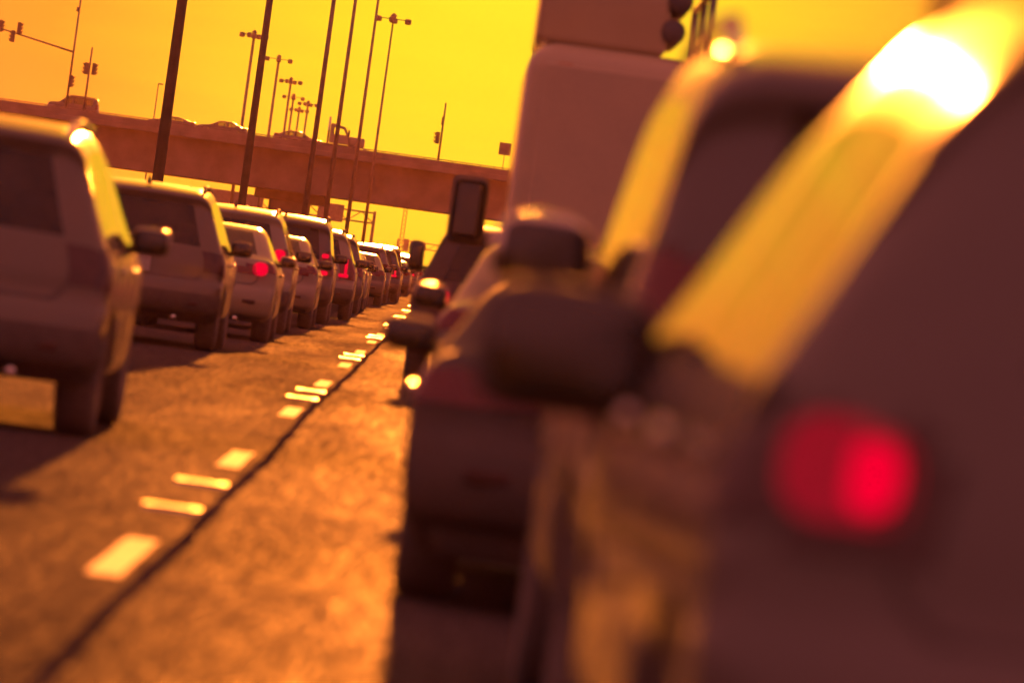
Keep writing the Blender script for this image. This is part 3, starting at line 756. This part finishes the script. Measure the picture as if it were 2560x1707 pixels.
left('SUV_C', 'sport_utility', 'tall dark sport utility with curved brake light, sixth in the left lane', -2.06, 111.5, P_DARK, on=(True, True))
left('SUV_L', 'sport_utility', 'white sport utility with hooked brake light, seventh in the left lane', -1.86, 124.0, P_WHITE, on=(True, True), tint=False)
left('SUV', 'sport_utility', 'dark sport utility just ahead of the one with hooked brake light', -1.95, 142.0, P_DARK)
cols = [P_GREY, P_WHITE, P_MAROON, P_BLACK, P_SILVER, P_BLUE, P_DARK, P_CREAM]
cn = ['grey', 'white', 'maroon', 'black', 'silver', 'dark blue', 'dark grey', 'pale gold']
yy = 153.0; k = 0
kk = ['SEDAN', 'SUV_W', 'SUV', 'SEDAN_G', 'SUV_L', 'VAN', 'SEDAN', 'SUV_C']
nmk = dict(SEDAN='sedan', SUV_W='sport_utility', SUV='sport_utility', SEDAN_G='sedan', SUV_L='sport_utility', VAN='minivan', SUV_C='sport_utility')
nth = ['ninth', 'tenth', 'eleventh', 'twelfth', 'thirteenth', 'fourteenth', 'fifteenth', 'sixteenth', 'seventeenth', 'eighteenth', 'nineteenth', 'twentieth', 'twenty-first', 'twenty-second', 'twenty-third', 'twenty-fourth', 'twenty-fifth', 'twenty-sixth']
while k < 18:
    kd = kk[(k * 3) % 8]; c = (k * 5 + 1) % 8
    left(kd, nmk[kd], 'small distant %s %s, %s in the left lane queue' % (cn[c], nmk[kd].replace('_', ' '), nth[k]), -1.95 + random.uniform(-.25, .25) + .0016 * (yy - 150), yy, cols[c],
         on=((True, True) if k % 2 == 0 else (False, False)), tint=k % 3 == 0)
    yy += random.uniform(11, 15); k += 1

# ------------------------------------------------------------------ right lane queue (left flanks given)
G_R = 'vehicles queuing in the right lane'
def right(kind, name, label, xl, y, col, **kw): return car(kind, name, label, 'car', xl, y, col, G_R, **kw)
BOXY = dict(SUV_T, mire=.75, mir=(.29, .23, 3.1), mirz=1.25, r=.14, cr_y=.2)
NEAR = dict(SUV, r=.25, cr_y=.36, tum=.34, mir=(.33, .23, 3.1), mirz=1.04, mirx=.0, glow=[(.75, .25, .955, .075, .095)], dim=[(.80, .285, .96, .15, .14), (.76, .262, .955, .13, .13)], lamp=lambda x, y, z: x > .66 and .86 < z < 1.03 and y < .42)
NR = right('NEAR', 'sport_utility', 'very near blurred grey sport utility filling the right side, red light glowing', .415, 8.4, P_GRAPH, heading=R(1.6), on=(True, True), rail=CHROME, mats=dict(handle=CHROME, mirror=BLACK, lens=LENS_DARK))
BX = right('BOXY', 'sport_utility', 'blurred dark boxy sport utility ahead of the nearest one', .38, 15.0, P_BLACK, heading=R(.9), rail=CHROME, mats=dict(mirror=CHROME, handle=CHROME))
BX.scale = (1, 1, 1.035); NR.scale = (1, 1, 1.05)
right('COUPE', 'coupe', 'low dark blurred coupe in the right lane with bright glints on its flank', -.08, 22.5, P_MATTE, mats=dict(handle=CHROME))
right('SEDAN', 'sedan', 'silver sedan half hidden below the tall work truck', -.06, 35.5, P_SILVER, mats=dict(mirror=P_SILVER, handle=CHROME))
PICK = dict(SUV, zb=.38, wr=.42, axles=(1.1, 3.75), mir=(.17, .34, 3.0), mirz=1.34, glow=[(.66, .10, .93, .13, .2)], W=1.98, rails=None)
right('PICK', 'sport_utility', 'black raised sport utility with tall towing mirrors ahead of the work truck', -.38, 66.0, P_MATTE, on=(True, True))
kk2 = ['SEDAN_G', 'SUV', 'VAN', 'SEDAN', 'SUV_W', 'SUV', 'SEDAN', 'SUV_L', 'SUV', 'SEDAN', 'VAN', 'SUV']
yy = 80.0
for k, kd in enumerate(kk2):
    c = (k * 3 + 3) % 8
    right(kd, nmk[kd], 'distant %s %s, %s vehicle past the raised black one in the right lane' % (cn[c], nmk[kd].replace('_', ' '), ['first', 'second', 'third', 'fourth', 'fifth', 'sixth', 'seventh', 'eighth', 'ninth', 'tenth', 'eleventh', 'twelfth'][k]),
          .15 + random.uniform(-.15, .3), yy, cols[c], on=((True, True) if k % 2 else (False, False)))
    yy += random.uniform(11, 16)

# tall work truck
t = thing('work_truck', 'tall boxy work truck with roof gear, rounded pale corner, right lane', 'truck', (1.57, 50.0, 0), 0, G_R)
link('cargo_body', box_mesh('cargo_body', 2.4, 5.2, 2.25, (0, 2.6, 2.0), .24, 8, True), P_TRUCK, t)
for s in (-1, 1):
    d = link('rear_door', box_mesh('rear_door', 1.05, .05, 1.95, (s * .53, -.015, 1.98), .02, 2), P_TRUCK, t)
    link('door_handle', box_mesh('door_handle', .05, .06, .5, (s * .08, -.06, 1.7), .015), CHROME, d)
    link('tail_lamp', box_mesh('tail_lamp', .12, .05, .26, (s * 1.09, .02, 1.0), .02, 2), LENS, t)
    for x_ in (0, 1):
        for y_ in (1.5, ): link('wheel', lathe_mesh('wheel', [(.22, -.13), (.36, -.14), (.41, -.09), (.41, .09), (.36, .14), (.22, .13)], 22), RUBBER, t, (s * (1.0 - .28 * x_), y_, .41))
    link('wheel', lathe_mesh('wheel', [(.22, -.13), (.36, -.14), (.41, -.09), (.41, .09), (.36, .14), (.22, .13)], 22), RUBBER, t, (s * .98, 6.3, .41))
    m_ = link('wing_mirror', box_mesh('wing_mirror', .33, .16, .62, (0, 0, 0), .07, 3, True), BLACK, t, (s * 1.5, 6.4, 1.78))
    link('mirror_glass', box_mesh('mirror_glass', .27, .02, .52, (0, -.09, 0), .05, 3), MIRG, m_)
    link('mirror_arm', tube_mesh('mirror_arm', (s * 1.0, 6.5, 1.5), (s * 1.45, 6.42, 1.5), .025, n=6), BLACK, t)
    link('mud_flap', box_mesh('mud_flap', .55, .02, .45, (s * .86, .98, .42)), RUBBER, t)
link('rear_bumper', box_mesh('rear_bumper', 2.2, .2, .2, (0, -.05, .6), .03), STEEL, t)
link('chassis', box_mesh('chassis', .9, 7.2, .3, (0, 3.6, .7)), BLACK, t)
link('cab', box_mesh('cab', 2.0, 1.9, 1.7, (0, 6.3, 1.55), .18, 4, True), P_CREAM, t)
link('roof_unit', box_mesh('roof_unit', 1.04, 3.6, 1.25, (-.64, 2.3, 3.76), .07, 3, True), P_TRUCK, t)
bm = bmesh.new()
for k, zz in enumerate((3.35, 3.6, 3.85, 4.1)): add_tube(bm, (-.08 + .03 * k, .5, zz), (-.08 + .03 * k, 2.4, zz), .1, n=12)
link('hose_coil', mesh_bm('hose_coil', bm, True), RUBBER, t)
bm = bmesh.new()
for yy_ in (.4, 2.4, 4.4): add_tube(bm, (.2, yy_, 3.1), (.2, yy_, 3.75), .03, n=6)
add_tube(bm, (.2, .4, 3.72), (.2, 4.4, 3.72), .03, n=6)
link('roof_rack', mesh_bm('roof_rack', bm, True), GALV, t)
for x_ in (-.9, 0, .9): link('marker_lamp', box_mesh('marker_lamp', .14, .05, .07, (x_, .02, 2.93), .02, 2), AMBER, t)

# ------------------------------------------------------------------ dusty evening air
m, tt_ = mat('dusty_air')
pv = N(tt_, 'ShaderNodeVolumePrincipled'); pv.inputs['Color'].default_value = (1.0, .5, .5, 1); pv.inputs['Density'].default_value = .00005; pv.inputs['Anisotropy'].default_value = .55
out(tt_, pv.outputs[0], True)
hz = link('haze', box_mesh('haze', 1500, 2700, 41, (0, 1200, 19)), m); hz['kind'] = 'stuff'
